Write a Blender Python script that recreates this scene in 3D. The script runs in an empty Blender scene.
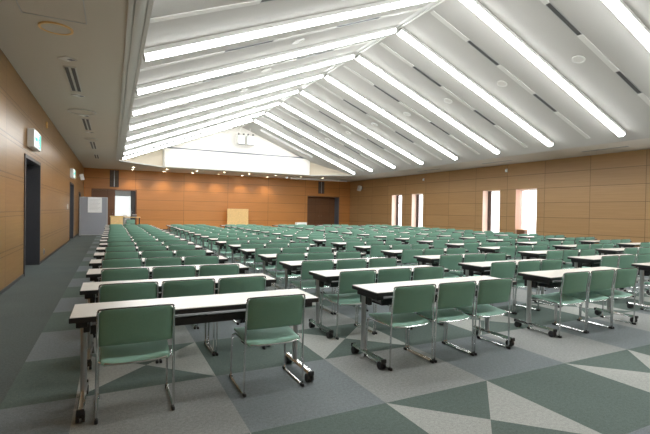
import bpy, bmesh, math, random
from mathutils import Vector, Matrix, Euler
random.seed(7)
C = bpy.context.scene.collection
PI = math.pi

# ------------------------------------------------------------------ materials
def new_mat(name):
    m = bpy.data.materials.new(name); m.use_nodes = True
    nt = m.node_tree; b = nt.nodes['Principled BSDF']
    return m, nt, b

def pmat(name, col, rough=.5, metal=0., var=.06, scale=40., bump=0., spec=.5, coords='Object'):
    """plain painted / metal / plastic surface with a little procedural variation"""
    m, nt, b = new_mat(name)
    tc = nt.nodes.new('ShaderNodeTexCoord'); n = nt.nodes.new('ShaderNodeTexNoise')
    n.inputs['Scale'].default_value = scale; n.inputs['Detail'].default_value = 4
    nt.links.new(tc.outputs[coords], n.inputs['Vector'])
    r = nt.nodes.new('ShaderNodeValToRGB')
    c0 = [max(0, c*(1-var)) for c in col]; c1 = [min(1, c*(1+var)) for c in col]
    r.color_ramp.elements[0].position = .3; r.color_ramp.elements[1].position = .7
    r.color_ramp.elements[0].color = (*c0, 1); r.color_ramp.elements[1].color = (*c1, 1)
    nt.links.new(n.outputs['Fac'], r.inputs['Fac']); nt.links.new(r.outputs['Color'], b.inputs['Base Color'])
    b.inputs['Roughness'].default_value = rough; b.inputs['Metallic'].default_value = metal
    b.inputs['Specular IOR Level'].default_value = spec
    if bump:
        bp = nt.nodes.new('ShaderNodeBump'); bp.inputs['Strength'].default_value = bump
        bp.inputs['Distance'].default_value = .002
        nt.links.new(n.outputs['Fac'], bp.inputs['Height']); nt.links.new(bp.outputs['Normal'], b.inputs['Normal'])
    return m

def emat(name, col, strength):
    m, nt, b = new_mat(name)
    b.inputs['Base Color'].default_value = (*col, 1)
    b.inputs['Emission Color'].default_value = (*col, 1); b.inputs['Emission Strength'].default_value = strength
    return m

class NG:
    """tiny helper to write node maths"""
    def __init__(s, nt): s.nt = nt
    def m(s, op, a, b=None, c=None):
        n = s.nt.nodes.new('ShaderNodeMath'); n.operation = op
        for i, v in enumerate((a, b, c)):
            if v is None: continue
            if isinstance(v, (int, float)): n.inputs[i].default_value = v
            else: s.nt.links.new(v, n.inputs[i])
        return n.outputs[0]
    def mix(s, f, a, b):
        n = s.nt.nodes.new('ShaderNodeMix'); n.data_type = 'RGBA'
        for key, v in ((0, f), (6, a), (7, b)):
            if isinstance(v, (int, float)): n.inputs[key].default_value = v
            elif isinstance(v, tuple): n.inputs[key].default_value = (*v, 1)
            else: s.nt.links.new(v, n.inputs[key])
        return n.outputs[2]

def wood(name, c0, c1, horiz, vpitch, voff, hpitch=.662, hoff=0., rough=.34, dbl=0.):
    """horizontal-grain veneer panels with fine joints; horiz = 0 (x) or 1 (y) axis along the wall"""
    m, nt, b = new_mat(name); g = NG(nt)
    tc = nt.nodes.new('ShaderNodeTexCoord'); sep = nt.nodes.new('ShaderNodeSeparateXYZ')
    nt.links.new(tc.outputs['Object'], sep.inputs[0])
    h = sep.outputs[horiz]; z = sep.outputs[2]
    pu = g.m('DIVIDE', g.m('SUBTRACT', h, voff), vpitch); pz = g.m('DIVIDE', g.m('SUBTRACT', z, hoff), hpitch)
    iu = g.m('FLOOR', pu); iz = g.m('FLOOR', pz)
    comb = nt.nodes.new('ShaderNodeCombineXYZ')
    nt.links.new(g.m('MULTIPLY', h, .55), comb.inputs[0])
    nt.links.new(g.m('ADD', g.m('MULTIPLY', iu, 7.3), g.m('MULTIPLY', iz, 3.1)), comb.inputs[1])
    nt.links.new(g.m('MULTIPLY', z, 16.), comb.inputs[2])
    n = nt.nodes.new('ShaderNodeTexNoise'); n.inputs['Scale'].default_value = 1.6; n.inputs['Detail'].default_value = 6
    nt.links.new(comb.outputs[0], n.inputs['Vector'])
    wn = nt.nodes.new('ShaderNodeTexWhiteNoise'); wn.noise_dimensions = '2D'
    c2 = nt.nodes.new('ShaderNodeCombineXYZ'); nt.links.new(iu, c2.inputs[0]); nt.links.new(iz, c2.inputs[1])
    nt.links.new(c2.outputs[0], wn.inputs['Vector'])
    f = g.m('ADD', g.m('MULTIPLY', n.outputs['Fac'], .9), g.m('MULTIPLY', wn.outputs['Value'], .3))
    col = g.mix(g.m('SUBTRACT', f, .1), c0, c1)
    fu = g.m('ABSOLUTE', g.m('SUBTRACT', g.m('FRACT', pu), .5)); fz = g.m('ABSOLUTE', g.m('SUBTRACT', g.m('FRACT', pz), .5))
    ju = g.m('GREATER_THAN', fu, .5-.010/vpitch); jz = g.m('GREATER_THAN', fz, .5-.010/hpitch)
    j = g.m('MAXIMUM', ju, jz)
    if dbl:
        fz2 = g.m('ABSOLUTE', g.m('SUBTRACT', g.m('FRACT', g.m('ADD', pz, dbl/hpitch)), .5))
        j = g.m('MAXIMUM', j, g.m('GREATER_THAN', fz2, .5-.007/hpitch))
    col = g.mix(g.m('MULTIPLY', j, .62), col, (.06, .03, .012))
    nt.links.new(col, b.inputs['Base Color'])
    b.inputs['Roughness'].default_value = rough
    bp = nt.nodes.new('ShaderNodeBump'); bp.inputs['Strength'].default_value = .25; bp.inputs['Distance'].default_value = .004
    nt.links.new(g.m('SUBTRACT', 1., j), bp.inputs['Height']); nt.links.new(bp.outputs['Normal'], b.inputs['Normal'])
    return m

def carpet():
    m, nt, b = new_mat('carpet_tiles'); g = NG(nt)
    tc = nt.nodes.new('ShaderNodeTexCoord'); sep = nt.nodes.new('ShaderNodeSeparateXYZ')
    nt.links.new(tc.outputs['Object'], sep.inputs[0]); x, y = sep.outputs[0], sep.outputs[1]
    px = g.m('DIVIDE', g.m('SUBTRACT', x, .805), 1.0345); py = g.m('DIVIDE', g.m('SUBTRACT', y, 2.625), 1.029)
    ix = g.m('FLOOR', px); iy = g.m('FLOOR', py)
    ox = g.m('FLOORED_MODULO', ix, 2.); oy = g.m('FLOORED_MODULO', iy, 2.)     # 0/1
    ax = g.m('ABSOLUTE', g.m('SUBTRACT', g.m('FRACT', px), .5)); ay = g.m('ABSOLUTE', g.m('SUBTRACT', g.m('FRACT', py), .5))
    side = g.m('GREATER_THAN', ax, ay)
    GREEN, LIGHT, BLUE, WARM, AISLE = CARPET
    plain = g.mix(ox, BLUE, WARM)
    tri = g.mix(g.m('MULTIPLY', side, ox), GREEN, LIGHT)
    col = g.mix(oy, plain, tri)
    edge = g.m('MAXIMUM', g.m('LESS_THAN', x, -.70), g.m('GREATER_THAN', x, 15.3))
    col = g.mix(edge, col, AISLE)
    n = nt.nodes.new('ShaderNodeTexNoise'); n.inputs['Scale'].default_value = 130; n.inputs['Detail'].default_value = 5
    nt.links.new(tc.outputs['Object'], n.inputs['Vector'])
    n2 = nt.nodes.new('ShaderNodeTexNoise'); n2.inputs['Scale'].default_value = 1.1; n2.inputs['Detail'].default_value = 3
    nt.links.new(tc.outputs['Object'], n2.inputs['Vector'])
    n3 = nt.nodes.new('ShaderNodeTexNoise'); n3.inputs['Scale'].default_value = 42; n3.inputs['Detail'].default_value = 3
    nt.links.new(tc.outputs['Object'], n3.inputs['Vector'])
    v = g.m('ADD', g.m('ADD', g.m('MULTIPLY', n.outputs['Fac'], 1.0), g.m('MULTIPLY', n3.outputs['Fac'], .55)), g.m('ADD', g.m('MULTIPLY', n2.outputs['Fac'], .3), .07))
    mul = nt.nodes.new('ShaderNodeMix'); mul.data_type = 'RGBA'; mul.blend_type = 'MULTIPLY'; mul.inputs[0].default_value = 1
    nt.links.new(col, mul.inputs[6]); nt.links.new(v, mul.inputs[7])
    nt.links.new(mul.outputs[2], b.inputs['Base Color'])
    b.inputs['Roughness'].default_value = .95; b.inputs['Specular IOR Level'].default_value = .15
    bp = nt.nodes.new('ShaderNodeBump'); bp.inputs['Strength'].default_value = .3; bp.inputs['Distance'].default_value = .003
    nt.links.new(n.outputs['Fac'], bp.inputs['Height']); nt.links.new(bp.outputs['Normal'], b.inputs['Normal'])
    return m

CARPET = ((.128, .165, .148), (.41, .42, .395), (.215, .240, .250), (.315, .325, .315), (.118, .138, .130))
M = {}
M['carpet'] = carpet()
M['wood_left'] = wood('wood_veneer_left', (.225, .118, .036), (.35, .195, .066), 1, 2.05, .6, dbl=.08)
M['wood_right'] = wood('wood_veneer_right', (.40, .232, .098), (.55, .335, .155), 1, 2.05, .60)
M['wood_back'] = wood('wood_veneer_back', (.46, .185, .048), (.64, .285, .085), 0, 3.03, 1.36)
M['wood_front'] = wood('wood_veneer_front', (.33, .18, .07), (.45, .26, .11), 0, 3.03, 1.36)
M['wood_dark'] = wood('dark_wood_doors', (.15, .06, .025), (.22, .10, .04), 0, 1.3, 13.9, rough=.4)
M['soffit'] = pmat('soffit_plasterboard', (.62, .58, .51), .9, var=.05, scale=90, bump=.2)
M['slope'] = pmat('ceiling_board', (.56, .545, .52), .85, var=.03, scale=60)
M['gable'] = pmat('gable_plaster', (.88, .86, .82), .8, var=.02)
M['gable_side_shade'] = pmat('gable_side_shaded', (.62, .55, .44), .8, var=.04)  # tan tone puts the weaker light on the cheeks into the colour
M['trim'] = pmat('trim_paint', (.60, .59, .56), .5, var=.03)
M['white'] = pmat('white_enamel', (.82, .82, .80), .4, var=.02)
M['strip'] = pmat('strip_plate', (.74, .73, .70), .5, var=.02)
M['slot'] = pmat('slot_black', (.10, .10, .10), .7, var=.1)
M['lamp'] = emat('lamp_diffuser', (.965, .987, .985), 16.5)
M['washer'] = emat('washer_glow', (1., .97, .9), 20.)
M['down'] = emat('downlight_glow', (1., .86, .62), 40.)
M['vent'] = pmat('vent_grey_brown', (.20, .165, .135), .6, var=.05)
M['vent_dark'] = pmat('vent_dark_brown', (.07, .05, .04), .6, var=.05)
M['steel_dark'] = pmat('dark_steel', (.055, .055, .062), .45, var=.08)
M['slate'] = pmat('slate_paint', (.16, .17, .20), .5, var=.06)
M['partition'] = pmat('partition_cloth', (.33, .34, .375), .8, var=.05, scale=200)
M['alu'] = pmat('aluminium', (.55, .56, .57), .35, .8, var=.03)
M['chrome'] = pmat('chrome', (.72, .72, .72), .16, 1., var=.03)
M['chrome_dark'] = pmat('dark_chrome', (.16, .16, .16), .25, .8, var=.05)
M['black'] = pmat('black_plastic', (.018, .018, .02), .45, var=.1)
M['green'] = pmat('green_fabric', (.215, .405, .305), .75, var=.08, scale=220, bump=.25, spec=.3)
M['green_seat_lit'] = pmat('green_fabric_lit', (.38, .64, .535), .6, var=.08, scale=220, bump=.25, spec=.3)  # paler than the backrest: light from above put into the seat colour
M['laminate'] = pmat('desk_laminate', (.72, .68, .62), .32, var=.02, scale=30)
M['tan'] = pmat('pale_timber', (.90, .62, .28), .5, var=.08, scale=12)
M['paper'] = pmat('paper', (.93, .93, .93), .8, var=.03, scale=60)
M['reveal'] = pmat('reveal_timber', (.80, .60, .48), .5, var=.05)
M['winframe'] = pmat('window_frame_brown', (.10, .065, .055), .5, var=.1)
M['white_glow'] = emat('glowing_white', (.93, .98, .97), .75)  # lit exit sign; also makes blind, camera dome and sensor lenses glow
M['exit_green'] = emat('exit_green', (.05, .62, .47), .6)
M['backroom'] = pmat('backroom_plaster', (.80, .80, .78), .8, var=.02)
M['rlamp'] = emat('back_room_lamp', (1., .99, .96), 16.)
def curtain_mat(name, col):
    m, nt, b = new_mat(name)
    w = nt.nodes.new('ShaderNodeTexWave'); w.inputs['Scale'].default_value = 120
    tc = nt.nodes.new('ShaderNodeTexCoord'); nt.links.new(tc.outputs['Object'], w.inputs['Vector'])
    g = NG(nt); colr = g.mix(w.outputs['Fac'], tuple(c*.96 for c in col), col)
    d = nt.nodes.new('ShaderNodeBsdfDiffuse'); t = nt.nodes.new('ShaderNodeBsdfTranslucent'); mx = nt.nodes.new('ShaderNodeMixShader')
    nt.links.new(colr, d.inputs[0]); nt.links.new(colr, t.inputs[0]); mx.inputs[0].default_value = .6
    nt.links.new(d.outputs[0], mx.inputs[1]); nt.links.new(t.outputs[0], mx.inputs[2])
    nt.links.new(mx.outputs[0], nt.nodes['Material Output'].inputs[0])
    return m
M['curtain'] = curtain_mat('white_sheer', (.92, .92, .92))
M['curtain_pink'] = curtain_mat('blush_curtain', (.86, .66, .60))
def glass_mat():
    m, nt, b = new_mat('window_glass')
    n = nt.nodes.new('ShaderNodeTexNoise'); g = NG(nt)
    t = nt.nodes.new('ShaderNodeBsdfTransparent'); gl = nt.nodes.new('ShaderNodeBsdfGlossy'); mx = nt.nodes.new('ShaderNodeMixShader')
    gl.inputs['Roughness'].default_value = .02
    nt.links.new(g.m('ADD', g.m('MULTIPLY', n.outputs['Fac'], .02), .05), mx.inputs[0])
    nt.links.new(t.outputs[0], mx.inputs[1]); nt.links.new(gl.outputs[0], mx.inputs[2])
    nt.links.new(mx.outputs[0], nt.nodes['Material Output'].inputs[0]); return m
M['glass'] = glass_mat()

# ------------------------------------------------------------------ mesh helpers
def BM(): return bmesh.new()
def box(bm, x0, x1, y0, y1, z0, z1, bevel=0., seg=2):
    vs = [bm.verts.new((x, y, z)) for x in (x0, x1) for y in (y0, y1) for z in (z0, z1)]
    fs = [bm.faces.new([vs[i] for i in q]) for q in ((0,1,3,2),(4,6,7,5),(0,4,5,1),(2,3,7,6),(0,2,6,4),(1,5,7,3))]
    if bevel:
        es = list({e for f in fs for e in f.edges})
        bmesh.ops.bevel(bm, geom=es, offset=bevel, segments=seg, affect='EDGES', profile=.5)
def quad(bm, *pts): return bm.faces.new([bm.verts.new(p) for p in pts])
def prism_y(bm, prof, y0, y1):
    """profile of (x, z) points swept along y"""
    a = [bm.verts.new((x, y0, z)) for x, z in prof]; b = [bm.verts.new((x, y1, z)) for x, z in prof]; n = len(prof)
    for i in range(n): bm.faces.new((a[i], a[(i+1) % n], b[(i+1) % n], b[i]))
    bm.faces.new(a[::-1]); bm.faces.new(b)
def prism_x(bm, prof, x0, x1):
    """profile of (y, z) points swept along x"""
    a = [bm.verts.new((x0, y, z)) for y, z in prof]; b = [bm.verts.new((x1, y, z)) for y, z in prof]; n = len(prof)
    for i in range(n): bm.faces.new((a[i], a[(i+1) % n], b[(i+1) % n], b[i]))
    bm.faces.new(a[::-1]); bm.faces.new(b)
def disc(bm, cx, cy, cz, r, h, seg=20, r2=None, axis='z'):
    r2 = r if r2 is None else r2
    def P(a, rr, t):
        c, s = math.cos(a)*rr, math.sin(a)*rr
        return {'z': (cx+c, cy+s, cz+t), 'x': (cx+t, cy+c, cz+s), 'y': (cx+c, cy+t, cz+s)}[axis]
    a = [bm.verts.new(P(2*PI*i/seg, r, 0)) for i in range(seg)]; b = [bm.verts.new(P(2*PI*i/seg, r2, h)) for i in range(seg)]
    for i in range(seg): bm.faces.new((a[i], a[(i+1) % seg], b[(i+1) % seg], b[i]))
    bm.faces.new(a[::-1]); bm.faces.new(b)
def ring(bm, cx, cy, cz, r0, r1, h, seg=28):
    L = [[bm.verts.new((cx+math.cos(2*PI*i/seg)*r, cy+math.sin(2*PI*i/seg)*r, cz+t)) for i in range(seg)] for r, t in ((r0, 0), (r1, 0), (r1, h), (r0, h))]
    for k in range(4):
        for i in range(seg):
            j = (i+1) % seg; bm.faces.new((L[k][i], L[k][j], L[(k+1) % 4][j], L[(k+1) % 4][i]))
def rounded(pts, r, n=4):
    """round the corners of an open polyline"""
    P = [Vector(p) for p in pts]; out = [P[0]]
    for i in range(1, len(P)-1):
        a, b, c = P[i-1], P[i], P[i+1]
        d1, d2 = (a-b), (c-b); rr = min(r, d1.length*.45, d2.length*.45)
        p, q = b+d1.normalized()*rr, b+d2.normalized()*rr
        for k in range(n+1):
            t = k/n; out.append(p*(1-t)**2 + b*2*t*(1-t) + q*t*t)
    out.append(P[-1]); return out
def tube(bm, pts, r, seg=8):
    pts = [Vector(p) for p in pts]; rings = []; nrm = None
    for i, p in enumerate(pts):
        t = ((pts[min(i+1, len(pts)-1)]-pts[max(i-1, 0)])).normalized()
        if nrm is None:
            nrm = t.orthogonal().normalized()
        else:
            nrm = (nrm - t*nrm.dot(t)).normalized()
        bi = t.cross(nrm)
        rings.append([bm.verts.new(p+nrm*math.cos(2*PI*k/seg)*r+bi*math.sin(2*PI*k/seg)*r) for k in range(seg)])
    for a, b in zip(rings, rings[1:]):
        for k in range(seg): bm.faces.new((a[k], a[(k+1) % seg], b[(k+1) % seg], b[k]))
    bm.faces.new(rings[0][::-1]); bm.faces.new(rings[-1])
def outline(w0, w1, h, r, n=5):
    """rounded trapezium: width w0 at v=0, w1 at v=h; returns (u, v)"""
    cs = [(-w0/2, 0), (w0/2, 0), (w1/2, h), (-w1/2, h)]; out = []
    for i in range(4):
        a, b, c = (Vector(cs[i-1]), Vector(cs[i]), Vector(cs[(i+1) % 4]))
        rr = r[i]; d1, d2 = (a-b).normalized(), (c-b).normalized()
        for k in range(n+1):
            t = k/n; out.append((b+d1*rr)*(1-t)**2 + b*2*t*(1-t) + (b+d2*rr)*t*t)
    return out
def densify(ol, step):
    out = []
    for i in range(len(ol)):
        a, b = ol[i], ol[(i+1) % len(ol)]; k = max(1, int((b-a).length/step))
        out += [a+(b-a)*(j/k) for j in range(k)]
    return out
def pad(bm, ol, rings, fn):
    """stack of scaled outlines; fn(u, v, t) gives the 3-D place"""
    cu = sum(p.x for p in ol)/len(ol); cv = sum(p.y for p in ol)/len(ol); R = []
    for inset, t in rings:
        row = []
        for p in ol:
            d = Vector((p.x-cu, p.y-cv)); L = d.length; q = d*max(0, (L-inset)/L)
            row.append(bm.verts.new(fn(cu+q.x, cv+q.y, t)))
        R.append(row)
    n = len(ol)
    for a, b in zip(R, R[1:]):
        for i in range(n): bm.faces.new((a[i], a[(i+1) % n], b[(i+1) % n], b[i]))
    for row, t, fl in ((R[0], rings[0][1], True), (R[-1], rings[-1][1], False)):
        c = bm.verts.new(fn(cu, cv, t))
        for i in range(n):
            f = (row[i], row[(i+1) % n], c); bm.faces.new(f[::-1] if fl else f)
def obj(name, bm, mat, parent=None, smooth=False, loc=None):
    bmesh.ops.recalc_face_normals(bm, faces=bm.faces[:])
    me = bpy.data.meshes.new(name); bm.to_mesh(me); bm.free()
    for mm in (mat if isinstance(mat, (list, tuple)) else [mat]): me.materials.append(mm)
    if smooth:
        for p in me.polygons: p.use_smooth = True
        try: me.set_sharp_from_angle(angle=math.radians(40))
        except Exception: pass
    o = bpy.data.objects.new(name, me); C.objects.link(o)
    if parent is not None: o.parent = parent
    if loc: o.location = loc
    return o
def tag(o, label, cat, group=None, kind=None):
    if label: o['label'] = label
    if cat: o['category'] = cat
    if group: o['group'] = group
    if kind: o['kind'] = kind
    return o
def thing(name, label, cat, loc=(0, 0, 0), rot=(0, 0, 0), group=None):
    o = bpy.data.objects.new(name, None); C.objects.link(o); o.empty_display_size = .1
    o.location = loc; o.rotation_euler = rot
    return tag(o, label, cat, group)
def struct(name, bm, mat, parent=None, label=None):
    o = obj(name, bm, mat, parent)
    if parent is None: o['kind'] = 'structure'
    if label: o['label'] = label; o['category'] = name.split('_')[0]
    return o
def sroot(name, label, cat, loc=(0, 0, 0)):
    o = thing(name, label, cat, loc); o['kind'] = 'structure'; return o
ORD = ['front', 'second', 'third', 'fourth', 'fifth', 'sixth', 'seventh', 'eighth', 'ninth', 'tenth', 'eleventh', 'twelfth', 'thirteenth', 'fourteenth', 'fifteenth', 'sixteenth', 'seventeenth']

# ------------------------------------------------------------------ room measures (metres)
XL, XR, YF, YB = -1.6, 17.5, -3.5, 30.6
H = 3.9
RX0, RX1 = .30, 14.65                 # recess edges
RC, RT = 7.27, 6.62                   # ridge line of lamp bottoms
SL = (RT-H)/(RC-.48)                  # slope of both ceiling halves
ANG = math.atan(SL)
LAMP_UP = .17                         # lamp bottom to ceiling board

def wall_with_holes(name, axis, at, a0, a1, z0, z1, holes, mat, label, cat_name=None):
    """one wall face in the plane axis=at, holes = [(a, b, z0, z1)]"""
    bm = BM()
    ca = sorted({a0, a1, *[v for h in holes for v in h[:2]]}); cz = sorted({z0, z1, *[v for h in holes for v in h[2:]]})
    for i in range(len(ca)-1):
        for k in range(len(cz)-1):
            u, w = (ca[i]+ca[i+1])/2, (cz[k]+cz[k+1])/2
            if any(h[0] < u < h[1] and h[2] < w < h[3] for h in holes): continue
            q = [(ca[i], cz[k]), (ca[i+1], cz[k]), (ca[i+1], cz[k+1]), (ca[i], cz[k+1])]
            quad(bm, *[(at, u, w) if axis == 'x' else (u, at, w) for u, w in q])
    bmesh.ops.remove_doubles(bm, verts=bm.verts[:], dist=1e-4)
    return struct(name, bm, mat, None, label)

# ------------------------------------------------------------------ floor and walls
bm = BM(); quad(bm, (XL-.6, YF, 0), (XR+.6, YF, 0), (XR+.6, YB+6.5, 0), (XL-.6, YB+6.5, 0))
struct('floor', bm, M['carpet'], None, 'grey and green carpet tile floor with pale triangles')
D1, D2, D3 = (10.50, 12.48, 0, 2.44), (20.85, 22.60, 0, 2.44), (26.2, 27.3, 0, 2.2)
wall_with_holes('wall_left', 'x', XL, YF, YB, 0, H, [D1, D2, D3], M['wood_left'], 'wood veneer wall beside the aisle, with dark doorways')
WIN = [(23.54, 24.69), (21.36, 22.47), (15.39, 16.50), (13.30, 14.44), (7.22, 8.33), (5.14, 6.27)]
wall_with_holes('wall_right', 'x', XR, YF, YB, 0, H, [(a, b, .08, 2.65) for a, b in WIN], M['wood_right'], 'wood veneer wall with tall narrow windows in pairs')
OPEN = (-1.12, 1.37, 0, 2.56); ALC = (13.72, 16.45, 0, 2.58)
wall_with_holes('wall_back', 'y', YB, XL, XR, 0, H, [OPEN, ALC], M['wood_back'], 'orange wood veneer wall at the far end of the hall')
bm = BM(); quad(bm, (XL, YF, 0), (XR, YF, 0), (XR, YF, H), (XL, YF, H))
struct('wall_front', bm, M['wood_front'], None, 'wood veneer wall behind the viewer')
# baseboards
def base(name, x0, x1, y0, y1, lab):
    bm = BM(); box(bm, x0, x1, y0, y1, 0, .055); struct(name, bm, M['steel_dark'], None, lab)
for i, (a, b) in enumerate(((YF, D1[0]-.06), (D1[1]+.06, D2[0]-.06), (D2[1]+.06, D3[0]-.05), (D3[1]+.05, YB))):
    base('baseboard_left' + ('' if i == 0 else '_%d' % (i+1)), XL, XL+.012, a, b, 'dark thin skirting at the foot of the aisle wall, ' + ('before the first doorway', 'between first and second doorways', 'between second and third doorways', 'in the far corner')[i])
base('baseboard_back', OPEN[1]+.06, ALC[0]-.06, YB-.012, YB, 'dark thin skirting at the foot of the orange wall')
base('baseboard_right', XR-.012, XR, YF, YB, 'dark thin skirting at the foot of the window wall')

# ------------------------------------------------------------------ ceiling
GY = 27.0
bm = BM()
quad(bm, (XL, YF, H), (RX0, YF, H), (RX0, YB, H), (XL, YB, H))
quad(bm, (RX1, YF, H), (XR, YF, H), (XR, YB, H), (RX1, YB, H))
bm.faces.new([bm.verts.new((x, y, H)) for x, y in ((RX0, 24.8), (2.65, GY), (12.15, GY), (RX1, 24.9), (RX1, YB), (RX0, YB))])
quad(bm, (RX0, YF, H), (RX1, YF, H), (RX1, YF+1.0, H), (RX0, YF+1.0, H))
bmesh.ops.remove_doubles(bm, verts=bm.verts[:], dist=1e-4)
struct('ceiling', bm, M['soffit'], None, 'flat beige soffit around the raised ceiling')
def zslope(x): return H + LAMP_UP + (x-.48)*SL if x <= RC else H + LAMP_UP + (2*RC-.48-x)*SL
for nm, x0, x1, lab in (('ceiling_left', RX0, RC, 'sloping white ceiling half above the aisle side'), ('ceiling_right', RX1, RC, 'sloping white ceiling half above the window side')):
    bm = BM(); quad(bm, (x0, YF+1, zslope(x0)), (x1, YF+1, zslope(x1)), (x1, GY+.15, zslope(x1)), (x0, GY+.15, zslope(x0)))
    struct(nm, bm, M['slope'], None, lab)
# recess sides and gable
bm = BM()
quad(bm, (RX0, YF+1, H), (RX0, 24.8, H), (RX0, 24.8, zslope(RX0)), (RX0, YF+1, zslope(RX0)))
struct('wall_recess_left', bm, M['trim'], None, 'low upstand along the aisle edge of the raised ceiling')
bm = BM(); quad(bm, (RX1, YF+1, H), (RX1, 24.9, H), (RX1, 24.9, zslope(RX1)), (RX1, YF+1, zslope(RX1)))
struct('wall_recess_right', bm, M['trim'], None, 'low upstand along the window edge of the raised ceiling')
bm = BM(); bm.faces.new([bm.verts.new(p) for p in ((2.65, GY, H), (12.15, GY, H), (12.15, GY, zslope(12.15)), (RC, GY, zslope(RC)), (2.65, GY, zslope(2.65)))])
struct('wall_gable', bm, M['gable'], None, 'white triangular gable wall closing the raised ceiling')
bm = BM(); quad(bm, (RX0, 24.8, H), (2.65, GY, H), (2.65, GY, zslope(2.65)), (RX0, 24.8, zslope(RX0)))
struct('wall_gable_left', bm, M['gable_side_shade'], None, 'slanting cheek coloured tan for shade at the aisle side of the gable')
bm = BM(); quad(bm, (RX1, 24.9, H), (12.15, GY, H), (12.15, GY, zslope(12.15)), (RX1, 24.9, zslope(RX1)))
struct('wall_gable_right', bm, M['gable_side_shade'], None, 'slanting cheek coloured tan for shade at the window side of the gable')
bm = BM(); bm.faces.new([bm.verts.new(p) for p in ((RX0, YF+1, H), (RX1, YF+1, H), (RX1, YF+1, zslope(RX1)), (RC, YF+1, zslope(RC)), (RX0, YF+1, zslope(RX0)))])
struct('wall_gable_front', bm, M['gable'], None, 'white gable wall behind the viewer')
# header box below the gable
hb = sroot('trim_1', 'long white header box across the foot of the gable', 'header')
bm = BM(); box(bm, 2.72, 12.10, GY-.22, GY-.005, H+.002, 5.0); struct('header_front', bm, M['gable'], hb)
bm = BM(); box(bm, 2.62, 12.15, GY-.16, GY-.004, 5.0, 5.09); struct('shadow_gap', bm, M['slate'], hb)  # solid dark strip, coloured for the shade in the gap
# trims round the opening
def trim(name, bm, lab, mat=None): struct(name, bm, mat or M['trim'], None, lab)
bm = BM(); prism_y(bm, [(.15, H), (.15, H-.03), (.205, H-.03), (.205, H-.008), (.225, H-.008), (.225, H-.03), (.275, H-.03), (.275, H-.005), (.305, H-.005), (.305, H+.05), (.36, H+.05), (.36, H+.07), (.375, H+.07), (.375, H+.05), (.43, H+.05), (.43, H+.075), (.36, H+.11), (.302, H+.11), (.302, H)], YF+1, 24.85)
trim('trim_2', bm, 'stepped pale moulding along the aisle edge of the raised ceiling')
bm = BM(); prism_y(bm, [(RX1+.14, H), (RX1+.14, H-.04), (RX1-.02, H-.04), (RX1-.02, H+.05), (RX1-.10, H+.05), (RX1-.10, H+.12), (RX1-.003, H+.12), (RX1-.003, H)], YF+1, 24.95)
trim('trim_3', bm, 'stepped pale moulding along the window edge of the raised ceiling')
bm = BM()
for (a, b) in (((RX0-.05, 24.75), (2.65, GY-.05)), ((2.65, GY-.05), (12.15, GY-.05)), ((12.15, GY-.05), (RX1+.05, 24.85))):
    ax, ay = a; bx_, by_ = b; d = Vector((bx_-ax, by_-ay)).normalized(); n = Vector((-d.y, d.x))*.05
    lo = [(ax-n.x, ay-n.y), (bx_-n.x, by_-n.y), (bx_+n.x, by_+n.y), (ax+n.x, ay+n.y)]
    v0 = [bm.verts.new((*p, H-.03)) for p in lo]; v1 = [bm.verts.new((*p, H+.03)) for p in lo]
    for i in range(4): bm.faces.new((v0[i], v0[(i+1) % 4], v1[(i+1) % 4], v1[i]))
    bm.faces.new(v0[::-1]); bm.faces.new(v1)
trim('trim_4', bm, 'pale moulding along the gable edge of the raised ceiling')
# ridge trim
bm = BM(); zr = zslope(RC)
prism_y(bm, [(RC-.16, zr-.05), (RC-.05, zr-.05), (RC-.05, zr-.02), (RC+.05, zr-.02), (RC+.05, zr-.05), (RC+.16, zr-.05), (RC+.16, zr+.02), (RC-.16, zr+.02)], YF+1, GY)
trim('trim_5', bm, 'grooved pale moulding along the ridge of the ceiling', M['white'])

# lamps: one strip per ceiling half at each bay
LAMP_Y = [24.15, 22.05, 19.72, 17.32, 14.92, 12.55, 10.2, 7.80, 5.40, 3.0, .6, -1.6]
LL = (RC-.48)/math.cos(ANG)-.07
def make_lamp():
    r = thing('ceiling_lamp', '', 'lamp')
    bm = BM(); prism_x(bm, [(-.12, .075), (.12, .075), (.12, LAMP_UP*math.cos(ANG)-.004), (-.12, LAMP_UP*math.cos(ANG)-.004)], 0, LL); obj('housing', bm, M['white'], r)
    n = 5; s = LL/n
    for k in range(n):
        bm = BM(); prism_x(bm, [(-.055, 0), (.055, 0), (.095, .035), (.095, .074), (-.095, .074), (-.095, .035)], k*s+.008, (k+1)*s-.008)
        obj('diffuser', bm, M['lamp'], r)
    for xx in (-.012, LL):
        bm = BM(); prism_x(bm, [(-.06, -.004), (.06, -.004), (.10, .033), (.122, .078), (.122, .10), (-.122, .10), (-.122, .078), (-.10, .033)], xx, xx+.012); obj('end_cap', bm, M['white'], r)
    return r
def copy_tree(o, parent=None):
    c = o.copy(); C.objects.link(c)
    if parent is not None: c.parent = parent
    for ch in o.children: copy_tree(ch, c)
    return c
GO = ['nearest the gable', 'second from the gable', 'third from the gable', 'fourth from the gable', 'fifth from the gable', 'sixth from the gable', 'seventh from the gable', 'eighth from the gable', 'ninth from the gable', 'tenth from the gable', 'eleventh from the gable', 'farthest from the gable']
lamp0 = make_lamp(); first = True
for k, y in enumerate(LAMP_Y):
    for side in ('left', 'right'):
        if side == 'left' and y < 2: continue
        o = lamp0 if first else copy_tree(lamp0); first = False
        o.location = (.48 if side == 'left' else 2*RC-.48, y, H); o.rotation_euler = (0, -ANG, 0 if side == 'left' else PI)
        o['label'] = 'long glowing linear lamp on the %s ceiling slope, %s' % (side, GO[k]); o['group'] = 'linear lamps on the ceiling slopes'
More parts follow.
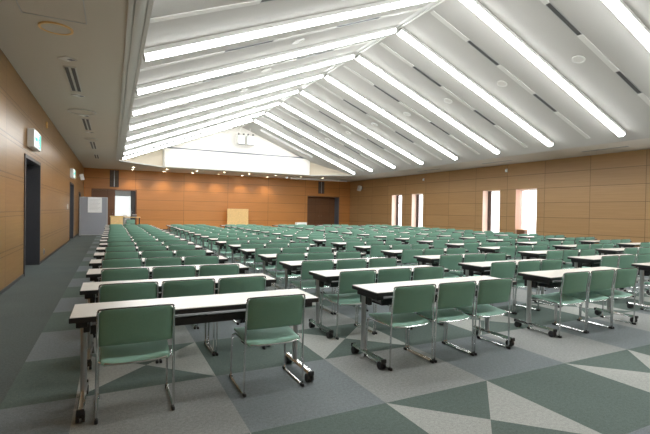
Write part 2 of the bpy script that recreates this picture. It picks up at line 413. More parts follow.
# strips of white plates and dark air slots between the lamps, small round speakers
def slope_obj(name, x0, x1, y, w, t, mat, parent=None):
    bm = BM(); pr = []
    e = .004
    pts = [(x0, zslope(x0)-e), (x1, zslope(x1)-e), (x1, zslope(x1)-e-t), (x0, zslope(x0)-e-t)]
    prism_y(bm, pts, y-w/2, y+w/2); return obj(name, bm, mat, parent)
for k, y0 in enumerate(LAMP_Y[1:9]):
    y = y0 + 1.08
    for side in ('left', 'right'):
        mx = (lambda x: x) if side == 'right' else (lambda x: 2*RC-x)
        st = sroot('trim_strip_%s_%d' % (side, k+1), 'thin pale strip between lamps on the %s slope, bay %s' % (side, GO[k]), 'ceiling strip')
        for a, b in ((7.45, 8.73), (9.92, 11.44), (12.50, 14.18)):
            c = slope_obj('plate', mx(a), mx(b), y, .13, .022, M['strip'], st)
        for a, b, w in ((8.74, 9.91, 'upper'), (11.45, 12.49, 'lower')):
            s = thing('air_slot', 'dark air slot on the %s ceiling slope, %s of two, bay %s' % (side, w, GO[k].replace('the gable', 'gable')), 'air vent', group='air slots in the ceiling slopes')
            slope_obj('slot', mx(a), mx(b), y, .105, .004, M['slot'], s)
            for dy in (-.058, .058): slope_obj('rim', mx(a), mx(b), y+dy, .012, .012, M['alu'], s)
    for side in ('left', 'right'):
        x = 10.65 if side == 'right' else 2*RC-10.65
        s = thing('ceiling_speaker', 'small round white ceiling speaker on the %s slope, bay %s' % (side, GO[k]), 'speaker', (x, y0+1.55 if False else y0-.82, zslope(x)-.012), (0, ANG if side == 'right' else -ANG, 0), 'round speakers in the ceiling slopes')
        bm = BM(); ring(bm, 0, 0, -.012, .12, .155, .02); obj('rim', bm, M['white'], s, True)
        bm = BM(); disc(bm, 0, 0, -.004, .12, .012, 24); obj('grille', bm, M['strip'], s)

# ------------------------------------------------------------------ left soffit fittings
def slot_diffuser(y0, y1, lab):
    s = thing('soffit_vent', lab, 'air vent', (-.70, (y0+y1)/2, H), group='slot vents in the aisle soffit'); L = (y1-y0)/2
    bm = BM(); box(bm, -.10, .10, -L, L, -.012, -.002); obj('frame', bm, M['trim'], s)
    for xx in (-.05, .05):
        bm = BM(); box(bm, xx-.03, xx+.03, -L+.03, L-.03, -.016, -.0125); obj('slot', bm, M['slot'], s)
for i, (a, b) in enumerate(((8.80, 10.55), (13.7, 15.6), (18.3, 20.4), (22.6, 24.3))):
    slot_diffuser(a, b, 'double slot air vent in the aisle soffit, %s from the camera' % ('nearest', 'second', 'third', 'fourth')[i])
for i, (y) in enumerate((8.35, 10.95, 13.25, 16.05)):
    s = thing('soffit_sensor', 'small pale square ceiling fitting in the aisle soffit, %s from the camera' % ('nearest', 'second', 'third', 'fourth')[i], 'sensor', (-.70, y, H), (0, 0, PI/4), 'square fittings in the aisle soffit')
    bm = BM(); box(bm, -.10, .10, -.10, .10, -.014, -.002, .004); obj('plate', bm, M['white'], s)
    bm = BM(); box(bm, -.0, .085, -.085, .0, -.018, -.0135); obj('lens', bm, M['slate'], s)
for x, y, r, lab in ((-.72, 7.0, .21, 'round speaker with yellowed rim in the aisle soffit, nearest'), (-.72, 12.75, .33, 'large faint round ceiling plate in the aisle soffit'), (-.70, 17.6, .22, 'round speaker in the aisle soffit, beyond the second vent')):
    s = thing('soffit_speaker', lab, 'speaker', (x, y, H))
    bm = BM(); ring(bm, 0, 0, -.022, r-.03, r, .02, 36); obj('rim', bm, M['tan'] if r < .215 else M['trim'], s, True)
    bm = BM(); disc(bm, 0, 0, -.012, r-.03, .01, 36); obj('grille', bm, M['soffit'], s)
for (x0, x1, y0, y1, lab) in ((-1.05, -.34, 5.7, 6.63, 'square access hatch outline in the aisle soffit above the camera'),):
    s = thing('access_hatch', lab, 'hatch', ((x0+x1)/2, (y0+y1)/2, H)); w, d = (x1-x0)/2, (y1-y0)/2
    bm = BM(); box(bm, -w, w, -d, d, -.006, -.002); obj('panel', bm, M['soffit'], s)
    for a in ((-w-.012, -w, -d-.012, d+.012), (w, w+.012, -d-.012, d+.012), (-w, w, -d-.012, -d), (-w, w, d, d+.012)):
        bm = BM(); box(bm, *a, -.012, -.002); obj('edge_bar', bm, M['alu'], s)
# right soffit slots
for i, (y0, y1) in enumerate(((8.7, 10.4), (13.6, 15.4), (18.4, 20.3))):
    s = thing('soffit_vent', 'thin slot air vent in the window side soffit, %s from the camera' % ('nearest', 'second', 'third')[i], 'air vent', (16.2, (y0+y1)/2, H), group='slot vents in the window side soffit'); L = (y1-y0)/2
    bm = BM(); box(bm, -.09, .09, -L, L, -.012, -.002); obj('frame', bm, M['trim'], s)
    bm = BM(); box(bm, -.05, .05, -L+.03, L-.03, -.016, -.0125); obj('slot', bm, M['slate'], s)

# downlights before the back wall
DX = [1.13, 3.03, 4.85, 6.6, 8.28, 10.16, 12.07, 13.8]
OR2 = ['first', 'second', 'third', 'fourth', 'fifth', 'sixth', 'seventh', 'eighth']
for row, y in (('wall row', 29.95), ('gable row', 28.25)):
    for i, x in enumerate(DX):
        if row == 'wall row' and i > 5: continue
        s = thing('downlight', 'small warm recessed downlight in the far soffit, %s, %s from left' % (row, OR2[i]), 'downlight', (x, y, H), group='downlights in the far soffit')
        bm = BM(); ring(bm, 0, 0, -.022, .075, .115, .02, 20); obj('rim', bm, M['white'], s, True)
        bm = BM(); disc(bm, 0, 0, -.012, .075, .009, 20); obj('bulb', bm, M['down'], s)
        ld = bpy.data.lights.new('downlight_beam', 'SPOT'); ld.energy = 95 if row == 'wall row' else 45; ld.color = (1, .78, .5)
        ld.spot_size = math.radians(105); ld.spot_blend = .7; ld.shadow_soft_size = .06
        lo = bpy.data.objects.new('downlight_beam', ld); C.objects.link(lo); lo.location = (x, y, H-.04)

# long white screen case under the far soffit and a dome beside it
s = thing('screen_case', 'long thin white projection screen case under the far soffit, right end', 'screen case', (13.9, 28.9, H))
bm = BM(); prism_x(bm, [(-.07, -.16), (.05, -.16), (.07, -.13), (.07, -.05), (-.07, -.05)], -2.35, 2.3); obj('casing', bm, M['white'], s)
for x in (-1.9, 1.9):
    bm = BM(); box(bm, x-.03, x+.03, -.04, .04, -.052, -.001); obj('bracket', bm, M['alu'], s)
for x in (-2.37, 2.3):
    bm = BM(); box(bm, x, x+.02, -.08, .08, -.17, -.04, .004); obj('end_cap', bm, M['strip'], s)
s = thing('security_camera', 'small white dome camera under the far soffit beside the screen case', 'camera', (11.25, 28.9, H))
bm = BM(); disc(bm, 0, 0, -.05, .09, .05, 20); obj('mount', bm, M['white'], s, True)
bm = BM(); bmesh.ops.create_uvsphere(bm, u_segments=16, v_segments=10, radius=.085, matrix=Matrix.Translation((0, 0, -.06))); obj('dome', bm, M['white_glow'], s, True)  # dome glows without being a lamp, bright spot put into its material

# ------------------------------------------------------------------ doors on the left
def left_door(name, d, lab):
    y0, y1, _, z1 = d; s = sroot(name, lab, 'door', (XL, (y0+y1)/2, 0)); w = (y1-y0)/2
    for a, b in ((-w-.05, -w+.02), (w-.02, w+.05)):
        bm = BM(); box(bm, -.40, .02, a, b, 0, z1+.05); obj('jamb', bm, M['steel_dark'], s)
    bm = BM(); box(bm, -.40, .02, -w+.02, w-.02, z1-.02, z1+.05); obj('lintel', bm, M['steel_dark'], s)
    for sg in (-1, 1):
        bm = BM(); box(bm, -.36, -.31, min(0, sg*(w-.02))+.001, max(0, sg*(w-.02))-.001, .001, z1-.021, .0008, 1); lf = obj('door_leaf', bm, M['slate'], s)
        bm = BM(); tube(bm, [(-.31, sg*.10, .95), (-.27, sg*.10, .95), (-.27, sg*.10, 1.25), (-.31, sg*.10, 1.25)], .010); obj('door_handle', bm, M['chrome'], lf, True)
left_door('door_1', D1, 'dark steel double doorway in the aisle wall, nearest the camera')
left_door('door_2', D2, 'dark steel double doorway in the aisle wall, second from the camera')
left_door('door_3', D3, 'dark narrow doorway added in the aisle wall for the dark far corner')  # doorway added to stand in for the dark far corner

# exit signs above the doors
def exit_sign(y, lab):
    s = thing('exit_sign', lab, 'exit sign', (XL, y, 2.86), group='green exit signs')
    bm = BM(); box(bm, .004, .13, -.46, .46, -.19, .19, .008); obj('case', bm, M['white'], s)
    bm = BM(); box(bm, .131, .134, -.44, .44, -.17, .17); f = obj('face', bm, M['white_glow'], s)
    x0 = .1345
    bm = BM(); box(bm, x0, x0+.002, .02, .40, -.15, .15); gpanel = obj('green_panel', bm, M['exit_green'], s)
    x1 = x0+.0022
    def poly(pts, mat, nm, par):
        bm = BM(); a = [bm.verts.new((x1, u, w)) for u, w in pts]; b = [bm.verts.new((x1+.0015, u, w)) for u, w in pts]; n = len(pts)
        for i in range(n): bm.faces.new((a[i], a[(i+1) % n], b[(i+1) % n], b[i]))
        bm.faces.new(a[::-1]); bm.faces.new(b); return obj(nm, bm, mat, par)
    poly([(.06, -.13), (.20, -.13), (.20, .13), (.06, .13)], M['white_glow'], 'doorway_symbol', gpanel)
    # running figure: head, body, limbs
    x1 += .0018
    bm = BM(); disc(bm, x1, .155, .085, .024, .0015, 14, axis='x'); obj('running_figure_head', bm, M['exit_green'], gpanel)
    poly([(.13, .055), (.175, .05), (.215, .075), (.222, .06), (.18, .03), (.16, .0), (.19, -.03), (.19, -.1), (.172, -.1), (.17, -.04), (.135, -.015), (.11, -.06), (.06, -.07), (.06, -.052), (.10, -.042), (.12, .0), (.13, .03), (.10, .02), (.085, -.01), (.075, -.003), (.09, .035)], M['exit_green'], 'running_figure', gpanel)
    x1 -= .0018
    # arrow on the white half
    poly([(-.40, 0), (-.28, .10), (-.28, .04), (-.06, .04), (-.06, -.04), (-.28, -.04), (-.28, -.10)], M['exit_green'], 'arrow', f)
    return s
exit_sign(11.18, 'lit green and white exit sign above the nearest dark doorway')
exit_sign(21.3, 'lit green and white exit sign above the second dark doorway')

# wall bits
s = thing('floor_socket', 'small round outlet plate low on the aisle wall past the nearest doorway', 'outlet', (XL, 13.28, .24))
bm = BM(); disc(bm, .002, 0, 0, .09, .012, 20, axis='x'); obj('plate', bm, M['alu'], s); bm = BM(); disc(bm, .0145, 0, 0, .05, .006, 16, axis='x'); obj('socket', bm, M['slate'], s)
s = thing('light_switch', 'pale light switch plate on the aisle wall before the second doorway', 'switch', (XL, 19.9, 1.45))
bm = BM(); box(bm, .001, .012, -.10, .10, -.09, .09, .003); obj('plate', bm, M['white'], s); bm = BM(); box(bm, .0125, .02, -.04, .04, -.05, .05, .002); obj('rocker', bm, M['strip'], s)
s = thing('wall_sensor', 'tiny pale sensor high on the aisle wall past the nearest exit sign', 'sensor', (XL, 13.55, 3.6))
bm = BM(); box(bm, .001, .04, -.05, .05, -.08, .08, .01); obj('body', bm, M['tan'], s)
for y, z, lab in ((15.0, 3.62, 'tiny white sensor high on the window wall above the third window'), (21.3, 3.55, 'tiny white sensor high on the window wall near the second window')):
    s = thing('wall_sensor', lab, 'sensor', (XR, y, z)); bm = BM(); box(bm, -.06, -.001, -.06, .06, -.10, .07, .015); obj('body', bm, M['white'], s)
    bm = BM(); disc(bm, -.08, 0, -.03, .03, .02, 12, axis='x'); obj('lens', bm, M['white_glow'], s)  # lens brightness comes from a glowing material
def wall_speaker(loc, rz, lab, k=1.):
    s = thing('wall_speaker', lab, 'speaker', loc, (0, 0, rz)); s.scale = (k, k, k)
    bm = BM(); box(bm, -.19, .19, -.14, .14, -.25, .25, .03, 3); b = obj('cabinet', bm, M['white'], s); b.location = (0, -.30, 0); b.rotation_euler = (math.radians(-14), 0, 0)
    bm = BM(); box(bm, -.16, .16, -.152, -.142, -.22, .22, .004); g = obj('grille', bm, M['strip'], b)
    bm = BM(); tube(bm, [(0, -.005, 0), (0, -.19, 0)], .025, 10); obj('bracket', bm, M['alu'], s, True)
    bm = BM(); box(bm, -.07, .07, -.02, -.001, -.09, .09); obj('wall_plate', bm, M['alu'], s)
wall_speaker((XR, 28.7, 3.28), -PI/2, 'white loudspeaker bracketed high on the window wall by the far corner', .8)
wall_speaker((XL, 25.3, 2.98), PI/2, 'white loudspeaker bracketed high on the aisle wall past the second exit sign', .62)

# vents on the back wall
for x, z0, z1, lab in ((.10, 2.76, 3.84, 'tall grey louvred vent on the back wall above the doorway'), (14.86, 2.84, 3.80, 'tall grey louvred vent on the back wall above the recessed doors')):
    s = thing('wall_vent', lab, 'air vent', (x, YB, 0))
    bm = BM(); box(bm, -.26, .26, -.03, -.001, z0, z1); obj('frame', bm, M['vent_dark'], s)
    bm = BM(); box(bm, -.02, .02, -.05, -.031, z0+.02, z1-.02); obj('mullion', bm, M['alu'], s)
    bm = BM(); n = 14
    for k in range(n):
        zz = z0+.04+(z1-z0-.08)*k/(n-1)
        for xa, xb in ((-.23, -.03), (.03, .23)): box(bm, xa, xb, -.045, -.0305, zz-.014, zz+.014)
    lo = obj('louvres', bm, M['vent'], s); lo['kind'] = 'stuff'

# ------------------------------------------------------------------ back doorway (left) with bright room behind
s = sroot('door_4', 'wide doorway in the orange wall with brown sliding leaf half open', 'door', (.125, YB, 0)); w = 1.245
for a, b in ((-w-.06, -w+.01), (w-.01, w+.06)):
    bm = BM(); box(bm, a, b, -.03, .2, 0, 2.62); obj('jamb', bm, M['wood_dark'], s)
bm = BM(); box(bm, -w+.01, w-.01, -.03, .2, 2.55, 2.62); obj('lintel', bm, M['wood_dark'], s)
bm = BM(); box(bm, -w+.01, .03, .05, .10, .01, 2.55); lf = obj('sliding_leaf', bm, M['wood_dark'], s)
bm = BM(); tube(bm, [(-.10, .05, .95), (-.10, .0, .95), (-.10, .0, 1.25), (-.10, .05, 1.25)], .012); obj('door_handle', bm, M['chrome'], lf, True)
bm = BM(); box(bm, w-.30, w-.01, .11, .16, .01, 2.55); lf = obj('open_leaf', bm, M['steel_dark'], s)
bm = BM(); tube(bm, [(w-.24, .11, .95), (w-.24, .06, .95), (w-.24, .06, 1.25), (w-.24, .11, 1.25)], .012); obj('door_handle', bm, M['chrome'], lf, True)
# the room behind
bm = BM(); x0, x1, y0, y1, z1 = XL-.5, 4.5, YB+.001, YB+6.3, 2.9
quad(bm, (x0, y1, 0), (x1, y1, 0), (x1, y1, z1), (x0, y1, z1)); struct('wall_back_room', bm, M['backroom'], None, 'white end wall of the bright room behind the doorway')
bm = BM(); quad(bm, (x0, y0, 0), (x0, y1, 0), (x0, y1, z1), (x0, y0, z1)); struct('wall_back_room_left', bm, M['backroom'], None, 'white side wall of the bright room behind the doorway')
bm = BM(); quad(bm, (x1, y0, 0), (x1, y1, 0), (x1, y1, z1), (x1, y0, z1)); struct('wall_back_room_right', bm, M['backroom'], None, 'white far side wall of the room behind the doorway')
bm = BM(); quad(bm, (x0, y0, z1), (x1, y0, z1), (x1, y1, z1), (x0, y1, z1)); struct('ceiling_back_room', bm, M['backroom'], None, 'white ceiling of the bright room behind the doorway')
s = thing('room_lamp', 'bright square ceiling lamp in the room behind the doorway', 'lamp', (1.4, YB+2.2, 2.9))
bm = BM(); box(bm, -.62, .62, -.5, .5, -.05, -.002); obj('frame', bm, M['white'], s); bm = BM(); box(bm, -.58, .58, -.46, .46, -.056, -.051); obj('diffuser', bm, M['rlamp'], s)
s = thing('roller_screen', 'large glowing white roller blind on the end wall of the bright back room', 'blind', (1.0, YB+6.25, 0))
bm = BM(); box(bm, -.95, .95, -.01, .0, .8, 2.35); obj('cloth', bm, M['white_glow'], s); bm = BM(); tube(bm, [(-1, -.03, 2.4), (1, -.03, 2.4)], .04, 10); obj('roller', bm, M['alu'], s, True)  # cloth glows by itself in place of bright window light

# alcove with recessed doors (right)
s = sroot('door_5', 'recessed brown double doors in the orange wall near the window side corner', 'door', (15.085, YB, 0)); w = 1.365; dp = .75
bm = BM(); box(bm, -w-.04, -w, -.02, dp, 0, 2.62); obj('jamb', bm, M['wood_dark'], s)
bm = BM(); box(bm, w, w+.04, -.02, dp, 0, 2.62); obj('jamb', bm, M['slate'], s)
bm = BM(); box(bm, -w, w, -.02, dp, 2.57, 2.62); obj('lintel', bm, M['wood_dark'], s)
for sg in (-1, 1):
    bm = BM(); box(bm, min(0, sg*w)+(.004 if sg > 0 else 0), max(0, sg*w)-(.004 if sg < 0 else 0), dp-.06, dp, .0, 2.575); lf = obj('door_leaf', bm, M['wood_dark'], s)
    bm = BM(); disc(bm, sg*.12, dp-.06, 1.05, .03, -.06, 12, axis='y'); obj('door_knob', bm, M['chrome'], lf, True)

# ------------------------------------------------------------------ windows on the right
def window(i, a, b, lab):
    y = (a+b)/2; w = (b-a)/2; s = sroot('window_%d' % (i+1), lab, 'window', (XR, y, 0)); d = .38; z0, z1 = .08, 2.65
    for nm, y0, y1 in (('reveal', -w-.03, -w), ('reveal', w, w+.03)):
        bm = BM(); box(bm, 0.001, d+.06, y0, y1, z0-.03, z1+.03); obj(nm, bm, M['reveal'], s)
    bm = BM(); box(bm, 0.001, d+.06, -w, w, z1, z1+.03); obj('window_head', bm, M['reveal'], s)
    bm = BM(); box(bm, 0.001, d+.06, -w, w, z0-.03, z0); obj('window_sill', bm, M['reveal'], s)
    fr = .05
    for nm, y0, y1 in (('stile', w-(.24 if i != 3 else .08), w), ('stile', -w, -w+fr)):
        bm = BM(); box(bm, d, d+.05, y0, y1, z0, z1); obj(nm, bm, M['winframe'], s)
    for z in (z0, z1-fr, 1.0):
        bm = BM(); box(bm, d+.002, d+.048, -w+fr, w-.08, z, z+fr); obj('rail', bm, M['winframe'], s)
    bm = BM(); box(bm, d+.02, d+.026, -w+fr, w-.08, z0+fr, z1-fr); obj('window_pane', bm, M['glass'], s)
WL = ['tall narrow daylit window nearest the far corner', 'tall narrow daylit window second from the far corner', 'tall narrow daylit window third from the far corner', 'tall narrow daylit window fourth from the far corner', 'tall narrow daylit window fifth from the far corner', 'tall narrow daylit window sixth from the far corner']
def drape(y0, y1, n, mat, lab, x):
    s = thing('curtain', lab, 'curtain', (x, (y0+y1)/2, 0), group='window curtains'); w = (y1-y0)/2
    bm = BM(); N = n*8; top, bot = [], []
    for i in range(N+1):
        t = i/N; yy = -w+2*w*t; xx = .03*math.sin(t*n*2*PI)
        top.append(bm.verts.new((xx*.7, yy, 2.585))); bot.append(bm.verts.new((xx*1.2, yy, .13)))
    for i in range(N): bm.faces.new((top[i], top[i+1], bot[i+1], bot[i]))
    obj('cloth', bm, mat, s, True)
    bm = BM(); box(bm, -.02, .02, -w, w, 2.59, 2.64); obj('rail', bm, M['white'], s)
for i, (a, b) in enumerate(WIN):
    window(i, a, b, WL[i])
    if i > 3: continue
    drape(a+.02, a+(.58 if i == 3 else .80 if i == 2 else .72), 6 if i >= 2 else 5, M['curtain'], 'white sheer curtain in the %s' % WL[i].replace('tall narrow daylit ', ''), XR+.30)
drape(WIN[3][0]+.66, WIN[3][1]-.02, 4, M['curtain_pink'], 'blush sheer curtain in the window fourth from the far corner', XR+.30)
s = thing('wooden_box', 'brown wooden box standing at the foot of the window holding a blush curtain', 'box', (XR+.13, WIN[3][1]-.29, .08))
bm = BM(); box(bm, -.10, .10, -.22, .22, 0, .62, .006); obj('carcass', bm, M['wood_dark'], s); bm = BM(); box(bm, -.115, .115, -.235, .235, .62, .645, .004); obj('lid', bm, M['tan'], s)

# wall-washing lamps on the ceiling before the gable
for x in (4.6, 9.9):
    s = thing('gable_washer', 'slim white wall washer lamp on the ceiling before the gable, %s half' % ('aisle' if x < 7 else 'window'), 'lamp', (x, 25.45, zslope(x)-.10), (0, -ANG if x < 7 else ANG, 0), 'wall washers before the gable')
    bm = BM(); box(bm, -1.9, 1.9, -.05, .05, -.03, .09, .004); obj('housing', bm, M['white'], s)
    bm = BM(); quad(bm, (-1.88, .052, -.028), (1.88, .052, -.028), (1.88, .052, .06), (-1.88, .052, .06)); obj('diffuser', bm, M['washer'], s)
# ------------------------------------------------------------------ hanging speakers at the gable
for x, lab in ((7.17, 'white loudspeaker box hung before the gable, one nearer the aisle'), (7.77, 'white loudspeaker box hung before the gable, one nearer the windows')):
    s = thing('hanging_speaker', lab, 'speaker', (x, GY-.55, 5.86))
    bm = BM(); box(bm, -.23, .23, -.18, .18, -.31, .25, .02); obj('cabinet', bm, M['white'], s)
    bm = BM(); box(bm, -.20, .20, -.188, -.182, -.28, .16, .002); obj('grille', bm, M['alu'], s)
    bm = BM(); box(bm, -.22, .22, -.186, -.181, -.335, -.29); obj('base_rail', bm, M['slate'], s)
    for xx in (-.16, .16):
        bm = BM(); box(bm, xx-.04, xx+.04, -.16, -.06, .251, .36, .004); obj('clamp', bm, M['black'], s)
    bm = BM(); tube(bm, [(0, 0, .25), (0, 0, zslope(x)-5.86)], .02, 8); obj('hanger', bm, M['white'], s, True)

ROW_LAST = 3.21 + 16*1.0281
# ------------------------------------------------------------------ far left props
s = thing('partition_panel', 'grey freestanding partition panel with a white sheet on it', 'partition', (-.83, 24.3, 0)); w = .62
bm = BM(); box(bm, -w+.03, w-.03, -.015, .015, .07, 1.92); obj('panel', bm, M['partition'], s)
for a, b, z0, z1 in ((-w, -w+.03, .03, 1.95), (w-.03, w, .03, 1.95), (-w+.03, w-.03, 1.92, 1.95), (-w+.03, w-.03, .04, .07)):
    bm = BM(); box(bm, a, b, -.02, .02, z0, z1); obj('frame', bm, M['alu'], s)
for x in (-w+.015, w-.015):
    bm = BM(); box(bm, x-.025, x+.025, -.25, .25, 0, .035, .006); obj('foot', bm, M['steel_dark'], s)
s = thing('notice_sheet', 'white notice sheet pinned to the grey partition panel', 'notice', (-.78, 24.3-.017, 1.56))
bm = BM(); box(bm, -.31, .31, -.004, -.001, -.385, .385); sh = obj('sheet', bm, M['paper'], s)
bm = BM()
for k in range(9): box(bm, -.24, .24-.05*(k % 3), -.0055, -.0042, .27-.065*k-.006, .27-.065*k+.006)
o = obj('faint_lines', bm, M['alu'], s); o['kind'] = 'stuff'
s = thing('lectern', 'pale timber lectern standing between partition and far doorway', 'lectern', (.22, 25.2, 0))
bm = BM(); box(bm, -.30, .30, -.02, .02, 0, .98, .004); obj('front_panel', bm, M['tan'], s)
for x in (-.30, .28):
    bm = BM(); box(bm, x, x+.02, .02, .36, 0, .96); obj('side_panel', bm, M['tan'], s)
bm = BM(); prism_x(bm, [(-.05, .99), (.42, .93), (.42, .955), (-.05, 1.015)], -.33, .33); obj('top', bm, M['tan'], s)
bm = BM(); box(bm, -.28, .28, .02, .34, .5, .52); obj('shelf', bm, M['tan'], s)
s = thing('side_table', 'small pale table beside the far doorway', 'table', (1.05, 28.6, 0))
bm = BM(); box(bm, -.5, .5, -.3, .3, .86, .90, .006); obj('tabletop', bm, M['tan'], s)
for x in (-.45, .45):
    for y in (-.25, .25):
        bm = BM(); tube(bm, [(x, y, 0), (x, y, .86)], .02, 8); obj('leg', bm, M['steel_dark'], s, True)
for i, (x, c, lab) in enumerate(((.70, 'white', 'small white carton on the side table by the far doorway'), (1.22, 'slate', 'small dark carton on the side table by the far doorway'))):
    s = thing('carton', lab, 'box', (x, 28.6, .90)); bm = BM(); box(bm, -.12, .12, -.1, .1, 0, .12, .004); obj('body', bm, M[c], s); bm = BM(); box(bm, -.124, .124, -.104, .104, .12, .14, .003); obj('lid', bm, M['strip'], s)
s = thing('storage_carton', 'long low white carton lying on a desk in the last row', 'box', (8.60, ROW_LAST+.345, .70))
bm = BM(); box(bm, -.27, .27, -.13, .13, 0, .11, .004); obj('body', bm, M['white'], s); bm = BM(); box(bm, -.275, .275, -.135, .135, .111, .145, .004); obj('lid', bm, M['strip'], s)
s = thing('display_board', 'pale yellow timber board standing before the orange wall', 'board', (7.98, 29.9, 0))
bm = BM(); box(bm, -.72, .72, -.015, .015, .12, 1.48); obj('panel', bm, M['tan'], s)
for a, b, z0, z1 in ((-.76, -.72, .05, 1.51), (.72, .76, .05, 1.51), (-.72, .72, 1.48, 1.51), (-.72, .72, .09, .12)):
    bm = BM(); box(bm, a, b, -.02, .02, z0, z1); obj('frame', bm, M['tan'], s)
for x in (-.74, .74):
    bm = BM(); box(bm, x-.03, x+.03, -.25, .25, 0, .05, .006); obj('foot', bm, M['tan'], s)

# ------------------------------------------------------------------ desks
DL, DD, DH = 1.8, .45, .70
def make_desk(full=True):
    r = thing('folding_desk', '', 'desk')
    bm = BM(); box(bm, .004, DL-.004, .004, DD-.004, DH-.012, DH, .002, 1); top = obj('tabletop', bm, M['laminate'], r)
    bm = BM(); box(bm, 0, DL, 0, DD, DH-.038, DH-.004, .003, 1); obj('edge_band', bm, M['black'], top if full else r)
    bm = BM(); prism_x(bm, [(.10, .555), (.40, .555), (.40, .57), (.115, .57), (.115, .612), (.10, .612)], .12, DL-.12); obj('shelf', bm, M['black'], r)
    legs = [(.071, 1), (DL-.071, -1)]
    for x, sg in legs:
        bm = BM()
        prof = [(math.cos(2*PI*k/14)*.030, math.sin(2*PI*k/14)*.022) for k in range(14)]
        a = [bm.verts.new((x+v, .335+u, .09)) for u, v in prof]; b = [bm.verts.new((x+v, .335+u, .62)) for u, v in prof]
        for k in range(14): bm.faces.new((a[k], a[(k+1) % 14], b[(k+1) % 14], b[k]))
        bm.faces.new(a[::-1]); bm.faces.new(b); obj('leg', bm, M['alu2'], r, True)
        if full:
            bm = BM(); box(bm, x-.035, x+.035, .05, .41, DH-.085, DH-.0385, .006); br = obj('bracket', bm, M['black'], r)
            bm = BM(); box(bm, x-.02+sg*.02, x+.02+sg*.02, .25, .41, DH-.17, DH-.0855, .006); obj('tilt_hinge', bm, M['black'], br)
        bm = BM(); prism_y(bm, [(x-.021, .066), (x+.021, .066), (x+.023, .076), (x+.014, .096), (x-.014, .096), (x-.023, .076)], -.01, .51); ft = obj('foot', bm, M['chrome'], r)
        if full:
            for ya, yb in ((-.032, -.008), (.508, .532)):
                bm = BM(); box(bm, x-.024, x+.024, ya, yb, .062, .099, .006); obj('foot_cap', bm, M['black'], ft)
            for y in (.015, .485):
                bm = BM()
                for dx in (-.017, .017): disc(bm, x+dx-.010, y, .035, .035, .020, 18, axis='x')
                box(bm, x-.008, x+.008, y-.012, y+.012, .03, .064); box(bm, x-.014, x+.014, y-.016, y+.014, .050, .066, .003)
                obj('caster', bm, M['black'], ft, True)
    if full:
        bm = BM(); box(bm, .12, DL-.12, .325, .345, .585, .605); obj('cross_beam', bm, M['black'], r)
    return r
M['alu2'] = pmat('brushed_leg_metal', (.52, .53, .54), .28, .85, var=.03)

# ------------------------------------------------------------------ chairs (origin on the floor, seat faces +y)
def make_chair(level):
    r = thing('stacking_chair', '', 'chair')
    # seat
    ol = densify(outline(.44, .46, .43, (.03, .03, .06, .06)), .05)
    ol = [Vector((p.x, p.y-.205)) for p in ol]
    def fs(u, v, t):
        return (u, v, .405 + t + .020*(v/.2) - .035*max(0, (v-.12)/.11)**2 + .014*(u/.22)**2)
    bm = BM(); pad(bm, ol, [(.03, -.028), (.004, -.022), (0, -.012), (.004, -.003), (.018, .004), (.07, .007)], fs); st = obj('seat', bm, M['green_seat_lit'], r, True)
    # backrest (panel lies in the plane of the raked back)
    ol = densify(outline(.458, .462, .228, (.015, .015, .04, .04)), .05)
    def fb(u, v, t):
        return (u, -.197 - .035*(v/.228) - t - .030*(1-(u/.22)**2), v*1.088 + .502 + .006*math.cos(u/.22*1.4))
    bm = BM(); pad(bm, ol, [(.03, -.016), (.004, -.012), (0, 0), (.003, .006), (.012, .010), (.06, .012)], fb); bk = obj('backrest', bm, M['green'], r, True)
    rr = .0085
    for sg in (-1, 1):
        path = [(sg*.235, -.238, .738), (sg*.237, -.212, .55), (sg*.240, -.205, .35), (sg*.243, -.205, .010), (sg*.243, .205, .010), (sg*.238, .185, .37), (sg*.216, .15, .384), (sg*.195, -.19, .372)]
        bm = BM(); tube(bm, rounded(path, .045, 4 if level < 2 else 2), rr, 8 if level < 2 else 5); fr = obj('side_frame', bm, M['chrome'], r, True)
        if level == 0:
            for y in (-.205, .205):
                bm = BM(); box(bm, sg*.240-.011, sg*.240+.011, y-.024, y+.024, 0, .026, .006); obj('glide', bm, M['black'], fr, True)
    if level < 2:
        hoop = [(-.235, -.2375, .73), (-.233, -.239, .752)] + [(u, -.232-.030*(1-(u/.22)**2), .753+.006*math.cos(u/.22*1.4)) for u in (-.18, -.1, 0, .1, .18)] + [(.233, -.239, .752), (.235, -.2375, .73)]
        bm = BM(); tube(bm, rounded(hoop, .03, 4), .0055, 6); obj('back_hoop', bm, M['chrome_dark'], r, True)
        bm = BM(); tube(bm, rounded([(-.238, -.10, .392), (-.226, -.19, .386), (-.12, -.222, .378), (.12, -.222, .378), (.226, -.19, .386), (.238, -.10, .392)], .05, 4), .007, 6); obj('seat_rail', bm, M['chrome'], r, True)
        bm = BM(); tube(bm, [(-.218, .12, .382), (.218, .12, .382)], .008, 6); obj('cross_bar', bm, M['chrome'], r, True)
    return r

COLX = [-.246, 2.127, 4.545, 7.135, 9.508, 12.10]
COLY = [3.208, 3.200, 3.246, 3.312, 3.247, 3.239]      # front edge of each column's first desk
ROWD, NROW = 1.0281, 17
CHX = [(.388, .900, 1.412), (.365, .88, 1.395), (.356, .869, 1.382)] + [(.358, .872, 1.386)]*3
COLN = ['leftmost', 'second', 'third', 'fourth', 'fifth', 'rightmost']
def col_words(c):
    return 'leftmost desk column' if c == 0 else 'rightmost desk column' if c == 5 else '%s desk column from left' % COLN[c]
def row_words(r): return 'front row' if r == 0 else '%s row from the front' % ORD[r]
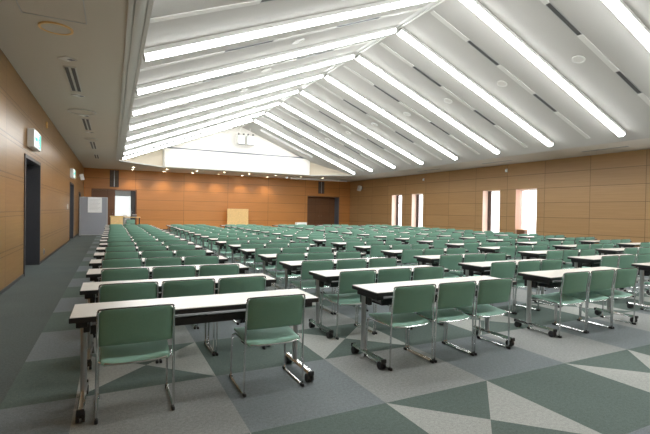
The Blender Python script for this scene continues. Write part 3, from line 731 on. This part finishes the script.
# nothing of these shows in the photograph: beyond the right frame edge
HID_DESK = {(0, 4), (1, 4), (0, 5), (1, 5), (2, 5)}
desk_full, desk_far = make_desk(True), make_desk(False)
chair_lv = [make_chair(0), make_chair(1), make_chair(2)]
used = set()
def place(proto):
    if proto.name in used: return copy_tree(proto)
    used.add(proto.name); return proto
for rI in range(NROW):
    for c in range(6):
        y = COLY[c] + rI*ROWD
        if (rI, c) in HID_DESK: continue
        jx, jr = random.uniform(-.025, .025)*(rI > 1), random.uniform(-.012, .012)*(rI > 0)
        d = place(desk_full if rI < 7 else desk_far)
        d.location = (COLX[c]+jx, y, 0); d.rotation_euler = (0, 0, jr)
        d['label'] = 'white-topped desk with black edge, %s, %s' % (row_words(rI), col_words(c)); d['group'] = 'rows of white folding desks'
        for k, ox in enumerate(CHX[c]):
            if rI == 0 and c == 0 and k == 1: continue
            if rI == 0 and c == 3 and k > 0: continue
            if rI == 2 and c == 4 and k == 2: continue
            lv = 0 if rI < 4 else 1 if rI < 7 else 2
            ch = place(chair_lv[lv])
            near = (rI == 0 and c < 3)
            ch.location = (COLX[c]+jx+ox+(.016 if near and c == 0 and k == 0 else -.012 if near and c == 0 else 0)+random.uniform(-.0015, .0015)*(not near), y+.16+random.uniform(-.025, .025)*(not near), 0)
            ch.rotation_euler = (0, 0, random.uniform(-.003, .003)*(not near))
            n = 'two' if (rI == 0 and c == 0) else 'three'
            ch['label'] = '%s green chair of %s, %s, %s' % (('left', 'middle', 'right')[k], n, row_words(rI), col_words(c)); ch['group'] = 'green stacking chairs at the desks'

ch = copy_tree(chair_lv[2]); ch.location = (.95, 27.75, 0); ch.rotation_euler = (0, 0, .1)
ch['label'] = 'green chair standing alone at the small side table by the far doorway'; ch['group'] = 'green chairs away from the desks'
# ------------------------------------------------------------------ daylight outside the windows
wd = bpy.data.worlds.new('daylight'); bpy.context.scene.world = wd; wd.use_nodes = True
bg = wd.node_tree.nodes['Background']; bg.inputs[0].default_value = (.95, .97, 1., 1); bg.inputs[1].default_value = 7.0

# ------------------------------------------------------------------ camera
cd = bpy.data.cameras.new('camera'); cam = bpy.data.objects.new('camera', cd); C.objects.link(cam)
yaw, pitch, roll = .462, -.0127, .0169
Fh = Vector((math.sin(yaw), math.cos(yaw), 0)); R = Vector((math.cos(yaw), -math.sin(yaw), 0)); U = Vector((0, 0, 1))
F = Fh*math.cos(pitch)+U*math.sin(pitch); Up = -Fh*math.sin(pitch)+U*math.cos(pitch)
R2 = R*math.cos(roll)+Up*math.sin(roll); U2 = -R*math.sin(roll)+Up*math.cos(roll)
mw = Matrix(((R2.x, U2.x, -F.x, 0), (R2.y, U2.y, -F.y, 0), (R2.z, U2.z, -F.z, 1.4191), (0, 0, 0, 1)))
cam.matrix_world = mw
cd.sensor_width = 36; cd.lens = 427.41/650*36; cd.clip_end = 100; cd.clip_start = .05
sc = bpy.context.scene; sc.camera = cam
sc.view_settings.view_transform = 'Standard'; sc.view_settings.look = 'None'
sc.view_settings.exposure = 0.08; sc.view_settings.gamma = 1.0
